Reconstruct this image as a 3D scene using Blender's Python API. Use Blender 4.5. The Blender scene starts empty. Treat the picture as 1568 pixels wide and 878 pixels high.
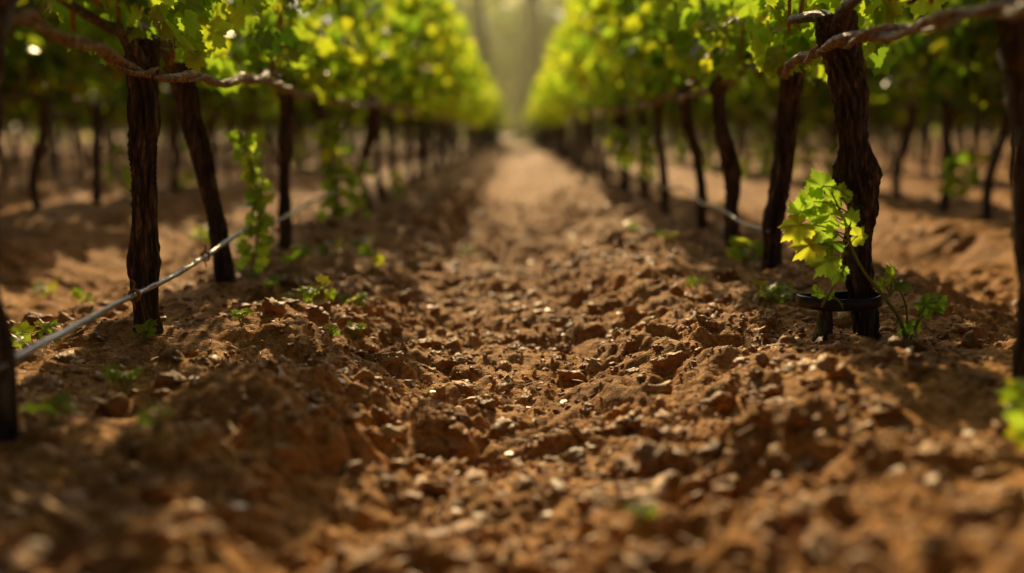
import bpy, math, numpy as np
from mathutils import Vector
rng=np.random.default_rng(7)
scene=bpy.context.scene
XL,XR,SP=-1.08,0.98,2.06
XC=(XL+XR)/2
# ---------------- noise ----------------
def _h(ix,iy,iz,seed):
    with np.errstate(over='ignore'):
        h=(ix.astype(np.int64)*374761393+iy.astype(np.int64)*668265263+iz.astype(np.int64)*1440662683+seed*974711)&0xFFFFFFFF
        h=((h^(h>>13))*1274126177)&0xFFFFFFFF
        h=((h^(h>>16))*2246822519)&0xFFFFFFFF
        h=h^(h>>15)
    return h/4294967295.0
def n2(x,y,seed=0):
    ix=np.floor(x);iy=np.floor(y);fx=x-ix;fy=y-iy
    fx=fx*fx*(3-2*fx);fy=fy*fy*(3-2*fy);z=np.zeros_like(ix)
    a=_h(ix,iy,z,seed);b=_h(ix+1,iy,z,seed);c=_h(ix,iy+1,z,seed);d=_h(ix+1,iy+1,z,seed)
    return (a*(1-fx)+b*fx)*(1-fy)+(c*(1-fx)+d*fx)*fy
def n3(x,y,z,seed=0):
    ix=np.floor(x);iy=np.floor(y);iz=np.floor(z);fx=x-ix;fy=y-iy;fz=z-iz
    fx=fx*fx*(3-2*fx);fy=fy*fy*(3-2*fy);fz=fz*fz*(3-2*fz)
    r=0
    for k in (0,1):
        a=_h(ix,iy,iz+k,seed);b=_h(ix+1,iy,iz+k,seed);c=_h(ix,iy+1,iz+k,seed);d=_h(ix+1,iy+1,iz+k,seed)
        v=(a*(1-fx)+b*fx)*(1-fy)+(c*(1-fx)+d*fx)*fy
        r=r+v*(fz if k else 1-fz)
    return r
def domes(x,y,seed):
    ix=np.floor(x);iy=np.floor(y);best=np.zeros_like(x)
    for dx in (-1,0,1):
        for dy in (-1,0,1):
            cx=ix+dx;cy=iy+dy;z=np.zeros_like(cx)
            px=cx+_h(cx,cy,z,seed);py=cy+_h(cx,cy,z,seed+1);am=_h(cx,cy,z,seed+2)
            rad=.35+.45*am
            d2=((x-px)**2+(y-py)**2)/rad**2
            best=np.maximum(best,np.sqrt(np.clip(1-d2,0,1))*am*am)
    return best
def sstep(a,b,x):
    t=np.clip((x-a)/(b-a),0,1);return t*t*(3-2*t)
def H(x,y):
    x=np.asarray(x,float);y=np.asarray(y,float)
    u=np.mod(x-XC+SP/2,SP)-SP/2
    au=np.abs(u)+.24*(n2(x*1.3+9,y*1.3,3)-.5)
    h=-.15*(1-sstep(.12,.66,au))+.02*sstep(.7,1.0,np.abs(u))
    h-=.055*sstep(.45,.9,-x)*np.exp(-((y-3.2)/2.5)**2)
    far=np.exp(-np.maximum(y,0)/18.)
    h+=.07*(n2(x*1.9,y*1.9,5)-.5)+.06*(n2(x*4.7,y*4.7,6)-.5)
    wx=x+.035*(n2(x*17,y*17,40)-.5)+.012*(n2(x*60,y*60,44)-.5);wy=y+.035*(n2(x*17+50,y*17,41)-.5)+.012*(n2(x*60,y*60,45)-.5)
    m=.30+1.1*n2(x*2.3+30,y*2.3,8)
    m=m*(.45+.7*(1-sstep(.45,.95,np.abs(u))))
    r1=1-np.abs(2*n2(wx*9,wy*9,61)-1);r2=1-np.abs(2*n2(wx*22,wy*22,62)-1)
    h+=m*far*(.052*domes(wx*7,wy*7,11)+.030*domes(wx*17,wy*17,17)+.012*domes(wx*43,wy*43,23)-.020*r1*r1-.013*r2*r2)
    h+=far*(.020*(n2(x*12,y*12,31)-.5)+.012*(n2(x*31,y*31,32)-.5)+.007*(n2(x*66,y*66,33)-.5)+.0035*(n2(x*130,y*130,34)-.5))
    return h
def H1(x,y): return float(H(np.array([x]),np.array([y]))[0])
# ---------------- mesh helper ----------------
def mk(name,V,Fs,mats,matidx=None,smooth=True,attrs=None,parent=None):
    me=bpy.data.meshes.new(name)
    V=np.asarray(V,np.float32)
    me.vertices.add(len(V));me.vertices.foreach_set('co',V.ravel())
    Fs=[np.asarray(f,np.int32) for f in Fs if len(f)]
    tot=np.concatenate([np.full(len(f),f.shape[1],np.int32) for f in Fs])
    loops=np.concatenate([f.ravel() for f in Fs])
    st=np.concatenate([[0],np.cumsum(tot)[:-1]]).astype(np.int32)
    me.loops.add(len(loops));me.polygons.add(len(tot))
    me.loops.foreach_set('vertex_index',loops)
    me.polygons.foreach_set('loop_start',st)
    me.polygons.foreach_set('use_smooth',np.full(len(tot),smooth))
    for m in mats: me.materials.append(m)
    if matidx is not None: me.polygons.foreach_set('material_index',np.asarray(matidx,np.int32))
    me.update(calc_edges=True)
    if attrs:
        for k,v in attrs.items():
            a=me.attributes.new(k,'FLOAT','POINT');a.data.foreach_set('value',np.asarray(v,np.float32))
    ob=bpy.data.objects.new(name,me);scene.collection.objects.link(ob)
    if parent: ob.parent=parent
    return ob
class Acc:
    def __init__(s): s.V=[];s.T=[];s.Q=[];s.mt=[];s.mq=[];s.n=0
    def add(s,V,T=None,Q=None,mi=0):
        if T is not None and len(T): s.T.append(np.asarray(T)+s.n);s.mt.append(np.full(len(T),mi))
        if Q is not None and len(Q): s.Q.append(np.asarray(Q)+s.n);s.mq.append(np.full(len(Q),mi))
        s.V.append(np.asarray(V));s.n+=len(V)
    def make(s,name,mats,**k):
        Fs=[];mi=[]
        if s.T: Fs.append(np.concatenate(s.T));mi.append(np.concatenate(s.mt))
        if s.Q: Fs.append(np.concatenate(s.Q));mi.append(np.concatenate(s.mq))
        return mk(name,np.concatenate(s.V),Fs,mats,matidx=np.concatenate(mi),**k)
# ---------------- materials ----------------
def mat(name):
    m=bpy.data.materials.new(name);m.use_nodes=True;nt=m.node_tree;nt.nodes.clear()
    return m,nt,nt.nodes.new('ShaderNodeOutputMaterial')
def nz(nt,scale,vec=None,detail=4,rough=.6,dist=0):
    n=nt.nodes.new('ShaderNodeTexNoise');n.inputs['Scale'].default_value=scale;n.inputs['Detail'].default_value=detail
    n.inputs['Roughness'].default_value=rough;n.inputs['Distortion'].default_value=dist
    if vec is not None: nt.links.new(vec,n.inputs['Vector'])
    return n.outputs['Fac']
def ramp(nt,fac,stops):
    r=nt.nodes.new('ShaderNodeValToRGB');e=r.color_ramp.elements
    while len(e)<len(stops): e.new(.5)
    for i,(p,c) in enumerate(stops): e[i].position=p;e[i].color=(*c,1)
    nt.links.new(fac,r.inputs['Fac']);return r.outputs['Color']
def math_(nt,op,a,b):
    n=nt.nodes.new('ShaderNodeMath');n.operation=op
    for i,v in enumerate((a,b)):
        if isinstance(v,(int,float)): n.inputs[i].default_value=v
        else: nt.links.new(v,n.inputs[i])
    return n.outputs[0]
def mix(nt,f,a,b,bt='MIX'):
    n=nt.nodes.new('ShaderNodeMix');n.data_type='RGBA';n.blend_type=bt
    if isinstance(f,(int,float)): n.inputs[0].default_value=f
    else: nt.links.new(f,n.inputs[0])
    for s,v in ((6,a),(7,b)):
        if isinstance(v,tuple): n.inputs[s].default_value=(*v,1)
        else: nt.links.new(v,n.inputs[s])
    return n.outputs[2]
def bump(nt,h,st,dist,prev=None):
    b=nt.nodes.new('ShaderNodeBump');b.inputs['Strength'].default_value=st;b.inputs['Distance'].default_value=dist
    nt.links.new(h,b.inputs['Height'])
    if prev is not None: nt.links.new(prev,b.inputs['Normal'])
    return b.outputs['Normal']
def princ(nt,out,col,rough,normal=None,spec=.5,metal=0):
    p=nt.nodes.new('ShaderNodeBsdfPrincipled')
    if isinstance(col,tuple): p.inputs['Base Color'].default_value=(*col,1)
    else: nt.links.new(col,p.inputs['Base Color'])
    p.inputs['Roughness'].default_value=rough;p.inputs['Specular IOR Level'].default_value=spec;p.inputs['Metallic'].default_value=metal
    if normal is not None: nt.links.new(normal,p.inputs['Normal'])
    if out: nt.links.new(p.outputs[0],out.inputs['Surface'])
    return p
def soil_mat(name,island=False,rough=.72,spec=.12):
    m,nt,o=mat(name);g=nt.nodes.new('ShaderNodeNewGeometry');P=g.outputs['Position']
    c=ramp(nt,nz(nt,5,P,5,.65),[(.3,(.17,.068,.017)),(.5,(.44,.195,.048)),(.72,(.66,.33,.090))])
    c=mix(nt,.5,c,ramp(nt,nz(nt,60,P,4,.7),[(.38,(.11,.044,.012)),(.60,(.72,.36,.100))]))
    if island:
        c=mix(nt,.5,c,ramp(nt,g.outputs['Random Per Island'],[(0,(.13,.053,.015)),(.6,(.44,.20,.050)),(.93,(.62,.32,.09)),(1,(.66,.42,.17))]))
    b=bump(nt,nz(nt,55,P,3,.7),.8,.014);b=bump(nt,nz(nt,240,P,2,.7),.7,.004,b)
    princ(nt,o,c,rough,b,spec);return m
M_soil=soil_mat('soil');M_clod=soil_mat('clod_soil',True,.5,.28)
def stone_mat():
    m,nt,o=mat('pebble_stone');g=nt.nodes.new('ShaderNodeNewGeometry');P=g.outputs['Position']
    c=ramp(nt,g.outputs['Random Per Island'],[(0,(.18,.08,.03)),(.5,(.38,.19,.065)),(1,(.50,.30,.13))])
    c=mix(nt,.4,c,ramp(nt,nz(nt,90,P,4,.6),[(.3,(.14,.07,.03)),(.7,(.46,.26,.10))]))
    princ(nt,o,c,.46,bump(nt,nz(nt,120,P,3,.6),.6,.005),.28);return m
M_stone=stone_mat()
def bark_mat(name,lo,mid,hi):
    m,nt,o=mat(name);t=nt.nodes.new('ShaderNodeTexCoord')
    mp=nt.nodes.new('ShaderNodeMapping');mp.inputs['Scale'].default_value=(1,1,.13);nt.links.new(t.outputs['Object'],mp.inputs['Vector'])
    f=nz(nt,75,mp.outputs[0],5,.7,.6);f2=nz(nt,9,t.outputs['Object'],3,.6)
    c=ramp(nt,f,[(.40,lo),(.53,mid),(.68,hi)])
    c=mix(nt,math_(nt,'MULTIPLY',f2,.4),c,lo)
    b=bump(nt,f,1.,.02)
    princ(nt,o,c,.52,b,.5);return m
M_bark=bark_mat('vine_bark',(.016,.010,.007),(.10,.064,.045),(.38,.28,.20))
M_cane=bark_mat('cane_wood',(.12,.07,.04),(.38,.25,.15),(.62,.48,.34))
def leaf_mat(name,refl,trans,tw,fine=True):
    m,nt,o=mat(name);g=nt.nodes.new('ShaderNodeNewGeometry');R=g.outputs['Random Per Island']
    c=ramp(nt,R,[(0,tuple(x*.5 for x in refl)),(.5,refl),(1,(refl[0]*1.8,refl[1]*1.35,refl[2]*1.1))])
    R2=math_(nt,'FRACT',math_(nt,'MULTIPLY',R,7.31),0)
    t=ramp(nt,R2,[(0,(trans[0]*.22,trans[1]*.42,trans[2]*.5)),(.5,(trans[0]*.75,trans[1]*.88,trans[2])),(1,(min(1,trans[0]*1.45),min(1,trans[1]*1.12),trans[2]))])
    nrm_=None
    if fine:
        a=nt.nodes.new('ShaderNodeAttribute');a.attribute_name='vein'
        v=math_(nt,'POWER',a.outputs['Fac'],3.0);n=nz(nt,45,g.outputs['Position'],2,.6)
        c=mix(nt,math_(nt,'MULTIPLY',v,.45),c,(refl[0]*2.6,refl[1]*2.0,refl[2]*2))
        t=mix(nt,math_(nt,'MULTIPLY',v,.5),t,tuple(x*.45 for x in trans))
        t=mix(nt,math_(nt,'MULTIPLY',n,.4),t,tuple(x*.7 for x in trans))
        nrm_=bump(nt,math_(nt,'ADD',math_(nt,'MULTIPLY',v,.6),n),.35,.004)
    p=princ(nt,None,c,.36,nrm_,.5)
    tr=nt.nodes.new('ShaderNodeBsdfTranslucent');nt.links.new(t,tr.inputs['Color'])
    ms=nt.nodes.new('ShaderNodeMixShader');ms.inputs[0].default_value=tw
    nt.links.new(p.outputs[0],ms.inputs[1]);nt.links.new(tr.outputs[0],ms.inputs[2]);nt.links.new(ms.outputs[0],o.inputs['Surface'])
    return m
M_leaf=leaf_mat('grape_leaf',(.034,.085,.015),(.66,.86,.04),.60)
M_leaf_glow=leaf_mat('grape_leaf_far_glow',(.050,.11,.018),(.92,1.0,.05),.70,False)  # lit leaf copy: backlight glow of the far rows put into the colour
M_leaf_shade=leaf_mat('grape_leaf_outer_shade',(.026,.066,.012),(.42,.54,.03),.48,False)  # darker leaf copy: shade of the outer rows put into its colour
M_young=leaf_mat('young_grape_leaf',(.12,.22,.03),(.78,.98,.06),.66)
M_far=leaf_mat('forest_leaf',(.10,.13,.04),(.75,.85,.14),.6,False)
def simple(name,col,rough,spec=.5,metal=0,ns=60,var=.35,bd=.002):
    m,nt,o=mat(name);t=nt.nodes.new('ShaderNodeTexCoord');f=nz(nt,ns,t.outputs['Object'],3,.6)
    c=ramp(nt,f,[(.3,tuple(x*(1-var) for x in col)),(.7,tuple(min(1,x*(1+var)) for x in col))])
    princ(nt,o,c,rough,bump(nt,f,.3,bd),spec,metal);return m
M_stem=simple('green_stem',(.20,.22,.05),.5)
M_shoot=simple('brown_shoot',(.30,.15,.05),.5)
M_hose=simple('drip_hose_plastic',(.36,.36,.38),.26,.6,0,40,.4)
M_steel=simple('galvanised_steel',(.16,.20,.24),.5,.5,.3)
M_black=simple('black_rubber',(.012,.012,.013),.42)
M_wire=simple('steel_wire',(.35,.33,.30),.35,.5,.7)
M_trunkfar=simple('forest_bark',(.05,.05,.05),.9,.2,0,2,.4,.05)
M_dry=simple('dry_leaf',(.46,.26,.10),.45,.4,0,80,.4)

# ---------------- ground ----------------
def axis(fine0,fine1,step,lo,hi,ratio):
    a=list(np.arange(fine0,fine1,step));s=step;v=a[-1]
    while v<hi: s*=ratio;v+=s;a.append(v)
    s=step;v=a[0];b=[]
    while v>lo: s*=ratio;v-=s;b.append(v)
    return np.array(b[::-1]+a)
gx=axis(-1.6,1.6,.006,-220,220,1.035)
ys=[1.0]
while ys[-1]<320: ys.append(ys[-1]*1.004 if ys[-1]<10 else ys[-1]*1.014)
yb=[];v=1.0;s=.006
while v>-150: s*=1.06;v-=s;yb.append(v)
gy=np.array(yb[::-1]+ys)
X,Y=np.meshgrid(gx,gy);Z=H(X.ravel(),Y.ravel())
nx,ny=len(gx),len(gy);idx=np.arange(nx*ny).reshape(ny,nx)
Q=np.stack([idx[:-1,:-1],idx[:-1,1:],idx[1:,1:],idx[1:,:-1]],-1).reshape(-1,4)
mk('ground',np.stack([X.ravel(),Y.ravel(),Z],1),[Q],[M_soil])
# ---------------- clods / stones ----------------
import bmesh
def ico(sub):
    bm=bmesh.new();bmesh.ops.create_icosphere(bm,subdivisions=sub,radius=1)
    V=np.array([v.co[:] for v in bm.verts]);T=np.array([[v.index for v in f.verts] for f in bm.faces]);bm.free();return V,T
def rock(sub,seed,rough,flat):
    V,T=ico(sub);r=np.random.default_rng(seed);o=r.uniform(0,50,3)
    W=V.copy()
    for k in range(9):
        n=r.normal(size=3);n/=np.linalg.norm(n);d=W@n;c=r.uniform(.5,.85)
        W-=np.outer(np.maximum(d-c,0)*.92,n)
    f=1+rough*(n3(V[:,0]*1.7+o[0],V[:,1]*1.7+o[1],V[:,2]*1.7+o[2],seed)-.5)*1.3+rough*.9*(n3(V[:,0]*4+o[1],V[:,1]*4+o[0],V[:,2]*4,seed+1)-.5)
    W*=f[:,None]*np.array([1,r.uniform(.65,1),flat]);return W,T
def scatter(name,shapes,P,S,mats,sink,smooth=True):
    acc=Acc();k=rng.integers(0,len(shapes),len(P))
    for i,(V,T) in enumerate(shapes):
        s=np.where(k==i)[0]
        if not len(s): continue
        a=rng.uniform(0,2*np.pi,len(s));tl=rng.normal(0,.35,len(s));tl2=rng.normal(0,.35,len(s))
        ca,sa=np.cos(a),np.sin(a)
        x=V[:,0][None]*np.ones((len(s),1));y=V[:,1][None]*np.ones((len(s),1));z=V[:,2][None]*np.ones((len(s),1))
        y,z=y*np.cos(tl)[:,None]-z*np.sin(tl)[:,None],y*np.sin(tl)[:,None]+z*np.cos(tl)[:,None]
        x,z=x*np.cos(tl2)[:,None]-z*np.sin(tl2)[:,None],x*np.sin(tl2)[:,None]+z*np.cos(tl2)[:,None]
        x,y=x*ca[:,None]-y*sa[:,None],x*sa[:,None]+y*ca[:,None]
        W=np.stack([x,y,z],-1)*S[s][:,None,None]+P[s][:,None,:]
        W[...,2]+=(S[s]*sink)[:,None]
        TT=(T[None]+(np.arange(len(s))*len(V))[:,None,None]).reshape(-1,3)
        acc.add(W.reshape(-1,3),T=TT)
    return acc.make(name,mats,smooth=smooth)
def ypos(n,a,b): return a*(b/a)**rng.random(n)
def place(n,a,b,wx,lo=.2,hi=.75):
    y=ypos(n,a,b);x=rng.uniform(-1,1,n)*wx
    keep=n2(x*2.5+77,y*2.5,91)+.3*(1-np.abs(x)/wx)>rng.uniform(lo,hi,n)
    x=x[keep];y=y[keep];return x,y
sh_c=[rock(2,100+i,.6,rng.uniform(.5,.85)) for i in range(10)]
sh_c3=[rock(3,150+i,.75,rng.uniform(.4,.75)) for i in range(12)]
sh_s=[rock(3,200+i,.25,rng.uniform(.3,.5)) for i in range(8)]
x,y=place(28000,1.0,10,2.0);S=.0025+.008*rng.random(len(x))**2.5+.0006*y
scatter('soil_clods',sh_c,np.stack([x,y,H(x,y)],1),S,[M_clod],.05)
x,y=place(4000,1.05,8,1.5);S=.010+.038*rng.random(len(x))**3
scatter('large_soil_clods',sh_c3,np.stack([x,y,H(x,y)],1),S,[M_clod],-.12)
x,y=place(1000,1.1,10,.9);S=.009+.024*rng.random(len(x))**2.6
scatter('pebbles',sh_s,np.stack([x,y,H(x,y)],1),S,[M_stone],.08)
x=rng.uniform(-9,9,7000);y=rng.uniform(3,22,7000);S=.01+.03*rng.random(7000)**2
scatter('distant_soil_clods',[rock(1,300+i,.5,.7) for i in range(5)],np.stack([x,y,H(x,y)],1),S,[M_clod],.1)
# ---------------- leaves ----------------
def leaf_tpl(N,rings,teeth=True):
    A=np.radians([0,22,50,76,104,138,164,180]);R=[1,.66,.92,.60,.80,.68,.58,.16]
    th=np.linspace(-np.pi,np.pi,N,endpoint=False)
    r=np.interp(np.abs(th),A,R)
    if teeth: r=r*(1+.065*np.where(np.arange(N)%2==0,1,-1)*(np.abs(th)<2.9))
    vein=np.zeros(N)
    for a in (0,50,-50,104,-104):
        vein[np.argmin(np.abs(th-math.radians(a)))]=1
    V=[[0,0,0]];ve=[1.]
    for f in rings:
        rr=r*f
        xx=np.sin(th)*rr;yy=np.cos(th)*rr
        zz=-.28*rr**2+.11*np.sin(th*5+.6)*rr+.10*np.abs(xx)
        V+=list(np.stack([xx,yy,zz],1));ve+=list(vein*(.9 if f<1 else .6))
    V=np.array(V,float);T=[[0,1+i,1+(i+1)%N] for i in range(N)]
    Qd=[]
    for k in range(len(rings)-1):
        b=1+k*N
        Qd+=[[b+i,b+N+i,b+N+(i+1)%N,b+(i+1)%N] for i in range(N)]
    return V,np.array(T),np.array(Qd).reshape(-1,4),np.array(ve)
TH=leaf_tpl(44,[.5,1.]);TM=leaf_tpl(18,[1.],False)
def nrm(v): return v/np.maximum(np.linalg.norm(v,axis=-1,keepdims=True),1e-9)
def leaves(tpl,P,t,n,S,curl=None):
    V,T,Qd,ve=tpl;t=nrm(t);n=nrm(n-(n*t).sum(-1,keepdims=True)*t);s=np.cross(t,n)
    if curl is None: curl=rng.uniform(-.5,1.8,len(P))
    W=P[:,None]+S[:,None,None]*(V[None,:,0:1]*s[:,None]+V[None,:,1:2]*t[:,None]+(V[None,:,2]*curl[:,None])[...,None]*n[:,None])
    off=(np.arange(len(P))*len(V))[:,None,None]
    return W.reshape(-1,3),(T[None]+off).reshape(-1,3),((Qd[None]+off).reshape(-1,4) if len(Qd) else None),np.tile(ve,len(P))
def leaf_obj(name,parts,m,parent=None,extra=None):
    acc=Acc();ve=[]
    for W,T,Qd,v in parts: acc.add(W,T=T,Q=Qd);ve.append(v)
    if extra:
        for W,Qd in extra: acc.add(W,Q=Qd,mi=1);ve.append(np.zeros(len(W)))
    return acc.make(name,[m,M_stem],attrs={'vein':np.concatenate(ve)},parent=parent)
def canopy_pts(x0,y0,y1,per_m,seed,thin=0.):
    n=int((y1-y0)*per_m*1.9);y=rng.uniform(y0,y1,n);z=.76+1.16*rng.random(n)**.9
    top=1.84+.30*(n2(y*1.4,y*0+seed,seed)-.3);bot=.80+.24*(n2(y*2.1,y*0+3,seed+5)-.5)
    w=.16+.30*sstep(.8,1.35,z)+.20*(n2(y*2.3,z*2.5,seed+7)-.5)
    a=rng.uniform(-1,1,n);a=np.sign(a)*np.abs(a)**.75
    x=a*w
    dens=n2(y*2.4,z*3.0+x*2,seed+9)*.6+n2(y*7,z*7+x*6,seed+12)*.4
    dens-=thin*sstep(1.05,1.25,z)*sstep(2.2,2.9,y)*(1-sstep(6.2,7.4,y))  # upper foliage thinned on purpose so sunlight dapples the foreground
    k=(dens>rng.uniform(.37,.57,n))&(z<top)&(z>bot)
    x,y,z,a=x[k],y[k],z[k],a[k]
    return np.stack([x0+x,y,z],1),a
def canopy_or(P,a):
    m=len(P)
    nn=np.stack([np.sign(a)*rng.uniform(-.2,.9,m),rng.normal(0,1.,m),rng.uniform(.0,.9,m)],1)
    t=np.stack([np.sign(a)*.35+rng.normal(0,.45,m),rng.normal(0,.45,m),-rng.uniform(.2,1.1,m)],1)
    return t,nn
for x0,sd,th_ in ((XL,21,.21),(XR,52,.15)):
    P,a=canopy_pts(x0,-3,9,450,sd,th_);t,nn=canopy_or(P,a);pa=leaves(TH,P,t,nn,rng.uniform(.034,.082,len(P)))
    leaf_obj('grapevine_foliage',[pa],M_leaf)
    P,a=canopy_pts(x0,9,64,260,sd);t,nn=canopy_or(P,a);leaf_obj('grapevine_foliage',[leaves(TM,P,t,nn,rng.uniform(.05,.09,len(P)))],M_leaf_glow)
TL=leaf_tpl(10,[1.],False)
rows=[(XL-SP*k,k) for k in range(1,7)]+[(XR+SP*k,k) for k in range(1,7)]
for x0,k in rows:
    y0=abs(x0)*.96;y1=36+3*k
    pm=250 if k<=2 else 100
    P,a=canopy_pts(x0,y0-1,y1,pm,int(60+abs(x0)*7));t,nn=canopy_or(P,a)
    leaf_obj('grapevine_foliage',[leaves(TL,P,t,nn,rng.uniform(.07,.12,len(P))*(1 if k<=2 else 1.4))],M_leaf_shade)
# ---------------- tubes ----------------
def catmull(P,n):
    P=np.asarray(P,float);Pe=np.vstack([2*P[0]-P[1],P,2*P[-1]-P[-2]])
    u=np.linspace(0,len(P)-1-1e-6,n);i=np.floor(u).astype(int);f=(u-i)[:,None]
    a,b,c,d=Pe[i],Pe[i+1],Pe[i+2],Pe[i+3]
    return .5*((2*b)+(-a+c)*f+(2*a-5*b+4*c-d)*f**2+(-a+3*b-3*c+d)*f**3)
def tube(pts,rad,nr,ns,amp=0,f=4.,fs=9.,twist=0,seed=0,cap=True):
    C=catmull(pts,nr);R=np.interp(np.linspace(0,1,nr),np.linspace(0,1,len(rad)),rad)
    t=nrm(np.gradient(C,axis=0));ref=np.array([1.,0,0]) if abs(t[:,0]).mean()<.8 else np.array([0,0,1.])
    n1=nrm(ref-(t@ref)[:,None]*t);n2_=np.cross(t,n1)
    s=np.concatenate([[0],np.cumsum(np.linalg.norm(np.diff(C,axis=0),axis=1))])
    th=np.linspace(0,2*np.pi,ns,endpoint=False)
    TT,SS=np.meshgrid(th,s);r=np.repeat(R[:,None],ns,1)
    if amp>0:
        a=TT+twist*SS+.5*(n2(SS*5,TT*0,seed)-.5)
        w=n3(np.cos(a)*f+20,np.sin(a)*f+20,SS*fs,seed);w=1-np.abs(2*w-1)*1.6
        w2=n3(np.cos(a)*f*2.3+20,np.sin(a)*f*2.3+20,SS*fs*1.7,seed+3);w2=1-np.abs(2*w2-1)*1.6
        b=n3(np.cos(TT)*1.2+9,np.sin(TT)*1.2+9,SS*8,seed+7)-.5
        r=r*(1+amp*(w*.6+w2*.4-.65)+amp*1.1*b)
    V=C[:,None]+r[...,None]*(np.cos(TT)[...,None]*n1[:,None]+np.sin(TT)[...,None]*n2_[:,None])
    V=V.reshape(-1,3);I=np.arange(nr*ns).reshape(nr,ns);J=np.roll(I,-1,1)
    Qd=np.stack([I[:-1],J[:-1],J[1:],I[1:]],-1).reshape(-1,4)
    if cap:
        V=np.vstack([V,C[0],C[-1]]);a0=np.full(ns,nr*ns);a1=a0+1
        return V,Qd,np.vstack([np.stack([J[0],I[0],a0],1),np.stack([I[-1],J[-1],a1],1)])
    return V,Qd,np.zeros((0,3),int)
def addtube(acc,*a,mi=0,**k):
    V,Qd,T=tube(*a,**k);acc.add(V,T=T,Q=Qd,mi=mi)
# ---------------- vines ----------------
def vine(acc,pts,rad,hi,seed,arms=True,shoots=True):
    r=np.random.default_rng(seed);rad=[q*.90 for q in rad]
    nr,ns=(200,88) if hi==2 else ((60,28) if hi==1 else (16,9))
    addtube(acc,pts,rad,nr,ns,amp=.58 if hi else .3,f=3.4,fs=6,twist=r.uniform(-4,4),seed=seed)
    top=np.array(pts[-1])
    if arms:
        for sg in (-1,1):
            p=[top-np.array([0,0,.10]),top+np.array([r.uniform(-.02,.02),sg*.09,-.0]),top+np.array([r.uniform(-.03,.03),sg*.28,r.uniform(0,.05)]),top+np.array([r.uniform(-.04,.04),sg*.52,r.uniform(-.0,.06)])]
            addtube(acc,p,[rad[-1]*.6,rad[-1]*.42,.013,.008],40 if hi else 10,24 if hi==2 else (14 if hi else 6),amp=.35 if hi else .0,f=2.5,fs=9,seed=seed+sg)
        if shoots:
            for i in range(8 if hi else 3):
                b=top+np.array([r.uniform(-.02,.02),r.uniform(-.5,.5),r.uniform(-.02,.02)])
                ln=r.uniform(.4,.9);dx=r.uniform(-.18,.18);dy=r.uniform(-.1,.1)
                addtube(acc,[b,b+np.array([dx*.2,dy*.4,ln*.35]),b+np.array([dx*.6,dy*.8,ln*.7]),b+np.array([dx,dy,ln])],[.006,.005,.004,.002],14 if hi else 5,8 if hi else 4,mi=1)
def vine_obj(x,y,top,mid,rad,hi,seed):
    acc=Acc();z0=H1(x,y)-.06
    pts=[(0,0,z0),(0.0,0,z0+.08)]+mid+[top]
    vine(acc,pts,rad,hi,seed)
    ob=acc.make('grapevine',[M_bark,M_shoot]);ob.location=(x,y,0);return ob
vine_obj(-1.0,1.86,(.03,0,.83),[(-.01,0,.35),(.0,0,.62)],[.036,.032,.034,.050,.06],1,1)
vine_obj(-1.03,2.73,(.03,0,.80),[(-.003,0,.2),(.012,0,.38),(.018,0,.55),(.022,0,.70)],[.039,.037,.040,.043,.041,.045,.047],2,2)
vine_obj(-1.075,3.645,(-.13,0,.80),[(-.02,0,.2),(-.055,0,.4),(-.10,0,.62)],[.038,.036,.034,.035,.036,.042],2,3)
vine_obj(-1.135,4.87,(.03,0,.80),[(.0,0,.3),(.02,0,.55)],[.042,.034,.032,.034,.04],1,4)
vine_obj(-1.12,6.2,(-.10,0,.82),[(-.03,0,.3),(-.07,0,.55)],[.045,.036,.032,.034,.04],1,5)
vine_obj(1.025,1.95,(-.05,0,.86),[(.0,0,.3),(-.02,0,.6)],[.034,.032,.034,.060,.07],1,6)
acc=Acc();z0=H1(.965,2.70)-.06
vine(acc,[(0,0,z0),(-.005,0,.06),(-.022,0,.16),(-.035,0,.26),(-.030,0,.36),(-.048,0,.44),(-.062,0,.56),(-.085,0,.68),(-.115,0,.78),(-.13,0,.86)],
     [.044,.041,.038,.041,.038,.043,.066,.043,.044,.046,.050,.050],2,77)
addtube(acc,[(-.125,-.01,H1(.84,2.69)-.05),(-.118,-.005,.03),(-.122,-.01,.085)],[.026,.022,.02],30,20,amp=.4,f=2.5,fs=9,seed=5)
addtube(acc,[(-.035,-.03,.34),(-.055,-.055,.35),(-.06,-.062,.352)],[.018,.014,.010],12,14,amp=.3,seed=9)
hero=acc.make('grapevine',[M_bark,M_shoot]);hero.location=(.965,2.70,0)
vine_obj(.985,3.80,(.045,0,.82),[(.0,0,.2),(.02,0,.4),(.03,0,.6)],[.044,.038,.039,.042,.045,.05],2,8)
vine_obj(.985,4.50,(-.09,0,.80),[(-.01,0,.2),(-.02,0,.4),(-.075,0,.6)],[.036,.036,.034,.042,.036,.044],1,9)
vine_obj(1.045,5.56,(-.12,0,.80),[(-.01,0,.2),(-.04,0,.42),(-.10,0,.62)],[.036,.034,.032,.032,.032,.04],1,10)
vine_obj(1.0,6.67,(-.07,0,.82),[(-.02,0,.3),(-.06,0,.55)],[.042,.033,.032,.032,.042],1,11)
tmpl=[]
for i in range(6):
    r=np.random.default_rng(400+i);acc=Acc()
    b=r.uniform(-.07,.07,2);c=r.uniform(-.05,.05,2)
    vine(acc,[(0,0,-.12),(0,0,.02),(c[0],c[1],.28),(b[0]*.7,b[1]*.7,.55),(b[0],b[1],.80)],[.042,.036,.031,.031,.033,.042],1,400+i)
    tmpl.append(acc)
me_t={}
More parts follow.
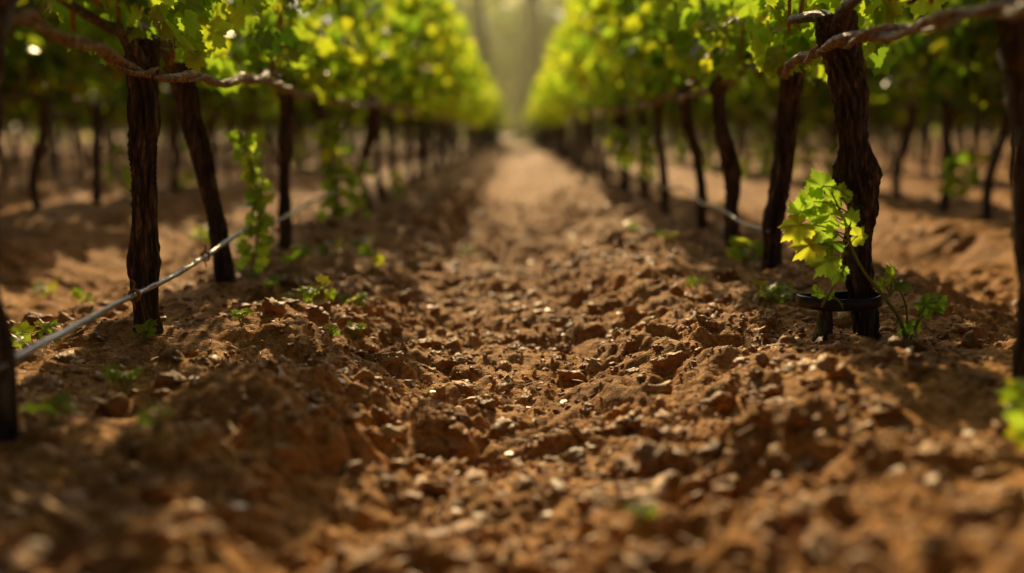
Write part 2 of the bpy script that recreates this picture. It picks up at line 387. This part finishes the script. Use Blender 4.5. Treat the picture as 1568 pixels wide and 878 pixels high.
for s0,yy0 in ((XL,7.3),(XR,7.7)):
    y=yy0
    while y<22:
        i=int(rng.integers(0,6));x=s0+rng.uniform(-.05,.05)
        if i not in me_t:
            ob=tmpl[i].make('grapevine',[M_bark,M_shoot]);me_t[i]=ob.data
        else:
            ob=bpy.data.objects.new('grapevine',me_t[i]);scene.collection.objects.link(ob)
        ob.location=(x,y,H1(x,y)*.5);ob.rotation_euler=(0,0,rng.choice([0,math.pi])+rng.uniform(-.1,.1));ob.scale=[rng.uniform(.9,1.15)]*2+[1]
        y+=rng.uniform(.85,1.15)
lowt=[]
for i in range(8):
    r=np.random.default_rng(500+i);acc=Acc();b=r.uniform(-.09,.09,2);c=r.uniform(-.05,.05,2)
    vine(acc,[(0,0,-.12),(0,0,.02),(c[0],c[1],.28),(b[0]*.7,b[1]*.7,.55),(b[0],b[1],.80)],[.042,.036,.031,.031,.033,.042],0,500+i);lowt.append(acc)
def row_mesh(x0,y0,y1):
    A=Acc();y=y0
    while y<y1:
        t=lowt[rng.integers(0,8)];V=np.concatenate(t.V).copy();sg=rng.choice([-1,1]);x=x0+rng.uniform(-.08,.08)
        V[:,:2]*=sg*rng.uniform(.9,1.25);V=V+np.array([x,y,-.03])
        n0=A.n;A.V.append(V);A.T.append(np.concatenate(t.T)+n0);A.Q.append(np.concatenate(t.Q)+n0);A.mt.append(np.concatenate(t.mt));A.mq.append(np.concatenate(t.mq));A.n+=len(V)
        y+=rng.uniform(.7,1.05)
    A.make('distant_grapevine_row',[M_bark,M_shoot])
row_mesh(XL,22,64);row_mesh(XR,22.3,64)
for x0,k in rows: row_mesh(x0,abs(x0)*.85+rng.uniform(0,1),40+3*k)
# ---------------- cordon canes, hose, wires ----------------
def twisted(name,path,r,off,per,m,nr,ns=8,strands=2,seed=0,amp=.2):
    C=catmull(path,nr);s=np.concatenate([[0],np.cumsum(np.linalg.norm(np.diff(C,axis=0),axis=1))])
    acc=Acc()
    for k in range(strands):
        ph=s/per*2*np.pi+k*2*np.pi/strands+4*n2(s*1.7,s*0+k*9,seed)
        o=off*(.5+1.*n2(s*2.3,s*0+k*5,seed+3))
        D=C+np.stack([np.cos(ph)*o,0*ph,np.sin(ph)*o],1)
        R=r*(1.15 if k==0 else .6)*(.8+.5*n2(s*6,s*0+k,seed+k)+.35*np.exp(-((np.mod(s+k*.06,.13)-.065)/.009)**2))
        V,Qd,T=tube(D,R,nr,ns,amp=amp,f=2,fs=24,seed=seed+k);acc.add(V,T=T,Q=Qd)
    return acc.make(name,[m])
def cane_path(xf,y0,y1,z,seed,step=.3):
    y=np.arange(y0,y1,step);return np.stack([xf+.02*(n2(y*1.2,y*0,seed)-.5)*2,y,z+.035*(n2(y*1.5,y*0+5,seed)-.5)*2],1)
p=cane_path(-.975,.6,13,.745,3);twisted('twisted_cordon_cane',p,.0105,.011,.5,M_cane,1100,12,2,5,.35)
p=cane_path(.90,.6,13,.76,9);p[:,0]+=-.07*np.exp(-((p[:,1]-2.7)/.5)**2);twisted('twisted_cordon_cane',p,.0105,.011,.5,M_cane,1100,12,2,15,.35)
for xf in (XL+.08,XR-.08):
    twisted('twisted_cordon_cane',cane_path(xf,13,60,.75,3,1.),.013,.008,.6,M_cane,200,5,1,5,0)
hp=[(-.985,.9,.11),(-.985,1.3,.10),(-.985,1.85,.112),(-.985,2.45,.135),(-.978,2.75,.146),(-1.0,3.0,.147),(-1.03,3.3,.150),(-1.03,3.76,.186),(-1.04,4.4,.175),(-1.05,5.3,.21),(-1.05,6.8,.19),(-1.04,8.6,.22),(-1.05,20,.22),(-1.05,40,.22)]
acc=Acc();addtube(acc,hp[:12],[.0082]*12,500,12,amp=.35,f=1,fs=14,twist=9,seed=2);addtube(acc,[hp[11],hp[12],hp[13]],[.009]*3,30,6)
hose=acc.make('drip_irrigation_hose',[M_hose])
acc=Acc();addtube(acc,[(.955,3.76,.185),(.95,4.2,.18),(.95,4.6,.205),(.95,5.1,.20),(.95,5.6,.243),(.95,6.6,.20),(.96,8.,.22),(.95,20,.22),(.95,40,.22)],[.0065]*9,300,8,amp=.25,f=1,fs=14,twist=9,seed=4)
acc.make('drip_irrigation_hose',[M_hose])
for xf,zz in ((XL+.05,1.15),(XR-.05,1.15),(XL,1.5),(XR,1.5)):
    acc=Acc();addtube(acc,[(xf,-3,zz),(xf,20,zz-.01),(xf,62,zz)],[.0018]*3,60,5);acc.make('trellis_wire',[M_wire])
def ring(acc,c,rx,rz,r,tail=0):
    a=np.linspace(0,2*np.pi,15)
    P=np.stack([c[0]+rx*np.cos(a),c[1]+.004*np.sin(a*.5),c[2]+rz*np.sin(a)],1)
    V,Qd,T=tube(P,[r]*2,40,7);acc.add(V,T=T,Q=Qd)
    if tail: addtube(acc,[(c[0],c[1],c[2]+rz),(c[0]+.006,c[1],c[2]+rz+tail*.6),(c[0]-.006,c[1],c[2]+rz+tail)],[r,r,r*.6],10,6)
acc=Acc()
for yy in (2.52,3.25,4.2):
    zz=np.interp(yy,[q[1] for q in hp],[q[2] for q in hp]);xx=np.interp(yy,[q[1] for q in hp],[q[0] for q in hp])
    ring(acc,(xx,yy,zz),.013,.015,.0028,tail=.03);ring(acc,(xx,yy+.012,zz),.013,.015,.0028)
    addtube(acc,[(xx,yy,zz-.013),(xx+.004,yy,zz-.035)],[.0028,.002],8,6)
acc.make('hose_clip',[M_shoot],parent=hose)
def band(name,c,rx,ry,h,th,m,parent):
    n=64;a=np.linspace(0,2*np.pi,n,endpoint=False);e=.75
    ux=np.sign(np.cos(a))*np.abs(np.cos(a))**e;uy=np.sign(np.sin(a))*np.abs(np.sin(a))**e
    rg=[];prof=[(0,-h/2),(.25*th,-h/2-.001),(th,-h/2+.003),(th,h/2-.003),(.6*th,h/2),(-.1*th,h/2),(-th*.4,h/2-.003),(-th*.4,-h/2+.003)]
    for (o,z) in prof: rg.append(np.stack([c[0]+(rx+o)*ux,c[1]+(ry+o)*uy,c[2]+z+.004*np.sin(a*2+1)+.004*ux],1))
    V=np.concatenate(rg);k=len(prof);I=np.arange(k*n).reshape(k,n);I2=np.roll(I,-1,0);J=np.roll(I,-1,1);J2=np.roll(I2,-1,1)
    return mk(name,V,[np.stack([I,J,J2,I2],-1).reshape(-1,4)],[m],parent=parent)
band('rubber_tie_band',(-.082,-.012,.100),.108,.062,.032,.006,M_black,hero)
# ---------------- metal posts ----------------
def post(x,y):
    prof=[(-.03,-.02),(.03,-.02),(.03,.02),(.022,.02),(.022,-.013),(-.022,-.013),(-.022,.02),(-.03,.02)]
    zs=[H1(x,y)-.1,1.95];V=[];n=len(prof)
    for z in zs: V+=[(a,b,z) for a,b in prof]
    Qd=[[i,(i+1)%n,n+(i+1)%n,n+i] for i in range(n)]
    acc=Acc();acc.add(np.array(V),Q=np.array(Qd))
    acc.add(np.array([V[n],V[n+1],V[n+4],V[n+5]]),Q=[[0,1,2,3]])
    for z in (.5,.76,1.15,1.5): addtube(acc,[(-.035,-.022,z),(0,-.030,z),(.035,-.022,z)],[.004]*3,8,6)
    ob=acc.make('trellis_post',[M_steel],smooth=False);ob.location=(x,y,0)
for x,y in ((XL-SP,8.6),(XL-2*SP,11.3),(XR+SP,8.8),(XR+2*SP,12.5),(XL-SP,18),(XR+SP,18.5),(XL,14.3),(XR,14.6)): post(x,y)
# ---------------- sucker shoots ----------------
def sucker(x,y,z0,z1,n,size,spread=.07,name='vine_sucker_shoot'):
    z=np.linspace(z0,z1,n)+rng.normal(0,.01,n);a=rng.uniform(0,2*np.pi,n)
    cx=x+.03*np.sin(z*9+x);cy=y+.03*np.cos(z*7)
    P=np.stack([cx+np.cos(a)*spread*rng.uniform(.3,1,n),cy+np.sin(a)*spread*rng.uniform(.3,1,n),z],1)
    nn=np.stack([rng.normal(0,.5,n),-np.ones(n)*rng.uniform(.2,1.,n),rng.uniform(.1,.8,n)],1);t=np.stack([np.cos(a),np.sin(a)*.5,rng.uniform(-.9,.3,n)],1)
    ex=[];V,Qd,T=tube([(x+.03*math.sin(q*9+x),y+.03*math.cos(q*7),q) for q in np.linspace(z0-.05,z1,6)],[.004]*6,24,6,cap=False);ex.append((V,Qd))
    for i in range(n):
        V,Qd,T=tube([(cx[i],cy[i],z[i]-.02),((cx[i]+P[i,0])/2,(cy[i]+P[i,1])/2,z[i]+.006),tuple(P[i])],[.0018]*3,5,5,cap=False);ex.append((V,Qd))
    leaf_obj(name,[leaves(TH,P,t,nn,rng.uniform(.6,1,n)*size)],M_young,extra=ex)
sucker(-1.02,3.85,.02,.54,48,.046,.055)
sucker(-1.08,5.95,.0,.62,44,.058,.08);sucker(-1.0,6.3,.05,.35,18,.055)
sucker(.86,8.,.32,.58,24,.07,.1);sucker(.93,6.95,.25,.6,22,.055,.08)
sucker(XR+SP,6.8,.15,.42,30,.065,.12);sucker(XR+SP+.1,9.8,.1,.45,26,.07,.12);sucker(XL-SP,8,.1,.5,24,.06,.1)
sucker(XR+SP,12,.1,.5,20,.08,.12);sucker(XL-SP,12,.1,.6,20,.08,.12);sucker(-1.0,8.4,.05,.25,10,.055)
sucker(XL-SP,5.2,.02,.3,14,.05,.1);sucker(XR+SP,5.0,.02,.25,10,.05,.1)
for yy in (9.5,11.5,14,17): sucker(XL-SP+.1,yy,.05,.6,18,.08,.14);sucker(XR+SP-.1,yy+.8,.05,.6,18,.08,.14)
# hero shoot
L=[(.797,2.60,.415,.054),(.845,2.61,.385,.046),(.815,2.58,.345,.060),(.735,2.58,.315,.056),(.765,2.57,.265,.056),(.81,2.57,.225,.052),(.84,2.58,.195,.038),(.87,2.585,.325,.038),(.895,2.60,.285,.036),(.775,2.60,.375,.046),(.74,2.60,.35,.046),(.80,2.60,.30,.05),(.83,2.60,.27,.046),
   (1.0,2.62,.175,.036),(1.03,2.63,.155,.034),(.975,2.62,.15,.028),(1.10,2.64,.095,.044),(1.135,2.65,.10,.036),(1.055,2.64,.03,.032),(1.09,2.66,.035,.026),(.805,2.63,.13,.028),(.84,2.62,.12,.024)]
L=np.array(L);n=len(L);c0=np.where(L[:,0:1]<.93,np.array([[.87,2.60,.28]]),np.array([[1.06,2.65,.07]]))
t=L[:,:3]-c0;t=nrm(t)+rng.normal(0,.25,(n,3))+np.array([0,0,-.25]);nn=np.stack([rng.normal(0,.55,n),-np.ones(n),rng.uniform(-.1,1.3,n)],1)
ex=[]
def st(pts,r): V,Qd,T=tube(pts,r,24,7,cap=False);ex.append((V,Qd))
st([(1.065,2.66,H1(1.065,2.66)-.02),(1.03,2.64,.06),(.97,2.615,.13),(.91,2.60,.20),(.875,2.60,.27),(.85,2.60,.34),(.82,2.60,.40)],[.0055,.005,.0045,.004,.0035,.003,.002])
st([(1.065,2.66,H1(1.065,2.66)-.02),(1.09,2.65,.05),(1.12,2.65,.095)],[.004,.003,.002])
st([(1.065,2.66,H1(1.065,2.66)-.02),(1.05,2.645,.09),(1.005,2.63,.17)],[.004,.003,.002])
st([(.83,2.66,.0),(.815,2.64,.07),(.84,2.60,.16),(.86,2.60,.25)],[.006,.005,.004,.003])
for q in L:
    a=(.87,2.61,float(q[2])-.03) if q[0]<.93 else ((1.0,2.63,.12) if q[2]>.14 else (1.08,2.65,.03))
    st([a,((a[0]+q[0])/2,(a[1]+q[1])/2,(a[2]+q[2])/2+.01),tuple(q[:3])],[.0022,.002,.0016])
leaf_obj('young_grapevine_shoot',[leaves(TH,L[:,:3],t,nn,L[:,3]*1.0,curl=rng.uniform(.8,3.,n))],M_young,extra=ex)
# weeds
def weed(x,y,s,n=7):
    z=H1(x,y);a=rng.uniform(0,6.28)+np.arange(n)*2.4;r=s*rng.uniform(.35,.8,n);zz=z+s*rng.uniform(.3,1.1,n)+.016
    P=np.stack([x+np.cos(a)*r,y+np.sin(a)*r,zz],1);t=np.stack([np.cos(a),np.sin(a),rng.uniform(0,.6,n)],1);nn=np.stack([rng.normal(0,.3,n),rng.normal(-.5,.3,n),np.ones(n)*.8],1)
    ex=[]
    for i in range(n):
        V,Qd,T=tube([(x,y,z-.01),((x+P[i,0])/2,(y+P[i,1])/2,(z+zz[i])/2+.004),tuple(P[i])],[.0014,.0012,.001],6,5,cap=False);ex.append((V,Qd))
    leaf_obj('weed_seedling',[leaves(TH,P,t,nn,rng.uniform(.45,.75,n)*s)],M_young,extra=ex)
for x,y,s in ((-.72,3.28,.05),(-.65,3.24,.055),(-.58,3.52,.05),(-.88,3.53,.04),(-.93,1.93,.045),(-.64,1.72,.03),(-1.31,2.64,.06),(-1.0,2.62,.035),(-.91,2.25,.04),(-.29,1.256,.028),
    (.925,4.0,.085),(.84,3.21,.06),(.80,3.15,.035),(-1.66,3.76,.045),(-.62,4.25,.055),(-.26,5.63,.05),(.2,1.54,.022),(-.95,4.3,.07),(-.85,4.6,.07),(-.75,4.9,.06),(-.5,3.05,.03),(.93,1.62,.08),(.96,1.72,.08),(.97,1.55,.08),(-1.4,5,.06),(-1.9,6,.08),(-2.2,4.6,.06),(-.55,2.9,.025),(.7,4.6,.05),(.62,5.4,.05),(.66,3.6,.03),(-.8,2.85,.03)):
    weed(x,y,s,12 if s>.075 else 7)
# dry litter
n=600;y=ypos(n,1.2,8);x=rng.uniform(-1.3,1.3,n);P=np.stack([x,y,H(x,y)+.008],1)
t=np.stack([rng.normal(0,1,n),rng.normal(0,1,n),rng.normal(0,.25,n)],1);nn=np.stack([rng.normal(0,.45,n),rng.normal(0,.45,n),np.ones(n)],1)
acc=Acc();W,T,Qd,ve=leaves(leaf_tpl(12,[1.],False),P,t,nn,rng.uniform(.005,.020,n));acc.add(W,T=T)
for i in range(260):
    yy=float(ypos(1,1.3,6)[0]);xx=rng.uniform(-1.3,1.3);a=rng.uniform(0,3.14);l=rng.uniform(.012,.05);z=H1(xx,yy)+.006
    dx,dy=math.cos(a)*l,math.sin(a)*l
    addtube(acc,[(xx-dx,yy-dy,z+rng.uniform(-.004,.012)),(xx,yy,z+.008),(xx+dx,yy+dy,z+rng.uniform(-.004,.012))],[.0015,.0018,.001],6,5)
acc.make('dry_litter',[M_dry])
# ---------------- forest ----------------
acc=Acc();FP=[]
tr=[(-2.3,70,.55),(.85,70,.9),(-5.5,73,.6),(4.4,72,.5)]
for i in range(40):
    q=(rng.uniform(-75,75),rng.uniform(71,95),rng.uniform(.3,.6))
    if abs(q[0])>6: tr.append(q)
for i in range(22):
    for sg in (-1,1): tr.append((sg*rng.uniform(48,62),rng.uniform(-20,70),rng.uniform(.25,.45)))
for x,y,r in tr:
    h=rng.uniform(16,22);lx=rng.normal(0,.4)
    addtube(acc,[(x,y,-.3),(x+.1,y,4),(x+lx*.5,y,h*.5),(x+lx,y,h)],[r*1.2,r,r*.8,r*.2],14,10,amp=.15,f=2,fs=1)
    for b in range(7):
        a=rng.uniform(0,6.28);zb=rng.uniform(h*.65,h*.9);l=rng.uniform(1.5,3.5)
        addtube(acc,[(x+lx*zb/h,y,zb),(x+lx+math.cos(a)*l*.5,y+math.sin(a)*l*.5,zb+.7),(x+lx+math.cos(a)*l,y+math.sin(a)*l,zb+1.2)],[r*.25,r*.15,r*.05],6,5)
    for c in range(rng.integers(9,14)):
        cz=rng.uniform(h*.68,h*1.05);a=rng.uniform(0,6.28);rr=rng.uniform(0,3.0);k=30
        FP.append(rng.normal(0,1,(k,3))*np.array([.9,.9,.6])+np.array([x+math.cos(a)*rr,y+math.sin(a)*rr,cz]))
acc.make('background_tree_trunks',[M_trunkfar])
for i in range(200):
    x=rng.uniform(-80,80);y=rng.uniform(80,98)
    if abs(x)>7: FP.append(rng.normal(0,1,(60,3))*np.array([1.3,1.,1.4])+np.array([x,y,rng.uniform(.5,11)]))
# forest foliage thinned to let sunlight through behind the central gap: front bank rises away from the rows
for i in range(190):
    z=rng.uniform(.3,15);FP.append(rng.normal(0,1,(34,3))*np.array([1.2,.8,1.1])+np.array([rng.uniform(-9,9),76+z*1.5+rng.uniform(-1,1),z]))
for i in range(90):
    for sg in (-1,1):
        FP.append(rng.normal(0,1,(40,3))*np.array([1.,1.3,1.2])+np.array([sg*rng.uniform(52,64),rng.uniform(-20,75),rng.uniform(.5,6)]))
P=np.concatenate(FP);m=len(P);leaf_obj('background_forest_foliage',[leaves(leaf_tpl(8,[1.],False),P,rng.normal(0,1,(m,3)),rng.normal(0,1,(m,3))*np.array([.6,1,.6]),rng.uniform(.3,.55,m))],M_far)
# ---------------- tinted haze box added for the glow at the far end of the rows ----------------
m,nt,o=mat('added_glow_haze');vs=nt.nodes.new('ShaderNodeVolumeScatter');vs.inputs['Density'].default_value=.0045;vs.inputs['Anisotropy'].default_value=.7
vs.inputs['Color'].default_value=(.97,1,.52,1);nt.links.new(vs.outputs[0],o.inputs['Volume'])
bx=np.array([(x,y,z) for z in (-1.5,14) for y in (26,68.5) for x in (-25,25)],float)
mk('added_glow_haze',bx,[[[0,2,3,1],[4,5,7,6],[0,1,5,4],[2,6,7,3],[0,4,6,2],[1,3,7,5]]],[m],smooth=False)
# ---------------- light ----------------
EL,AZ=math.radians(29),math.radians(-5)
w=bpy.data.worlds.new('World');scene.world=w;w.use_nodes=True;nt=w.node_tree
sky=nt.nodes.new('ShaderNodeTexSky');sky.sky_type='NISHITA';sky.sun_disc=False;sky.sun_elevation=EL;sky.sun_rotation=AZ;sky.dust_density=8;sky.air_density=.6;sky.ozone_density=.4
bg=nt.nodes['Background'];nt.links.new(sky.outputs[0],bg.inputs[0]);bg.inputs[1].default_value=.05
sl=bpy.data.lights.new('sun','SUN');sl.energy=5;sl.angle=math.radians(.5);sl.color=(1,.74,.38)
so=bpy.data.objects.new('sun',sl);scene.collection.objects.link(so)
d=Vector((-math.sin(AZ)*math.cos(EL),-math.cos(AZ)*math.cos(EL),-math.sin(EL)));so.rotation_euler=d.to_track_quat('-Z','Y').to_euler();so.location=(0,0,20)
# ---------------- camera ----------------
cd=bpy.data.cameras.new('camera');cam=bpy.data.objects.new('camera',cd);scene.collection.objects.link(cam);scene.camera=cam
cam.location=(0,0,.55);cam.rotation_euler=(math.radians(90-8.73),0,math.radians(.23));cd.lens=35;cd.sensor_width=36;cd.clip_start=.05;cd.clip_end=1000
cd.dof.use_dof=True;cd.dof.focus_distance=2.80;cd.dof.aperture_fstop=.75;cd.dof.aperture_blades=0
scene.view_settings.view_transform='Standard';scene.view_settings.look='None';scene.view_settings.exposure=0
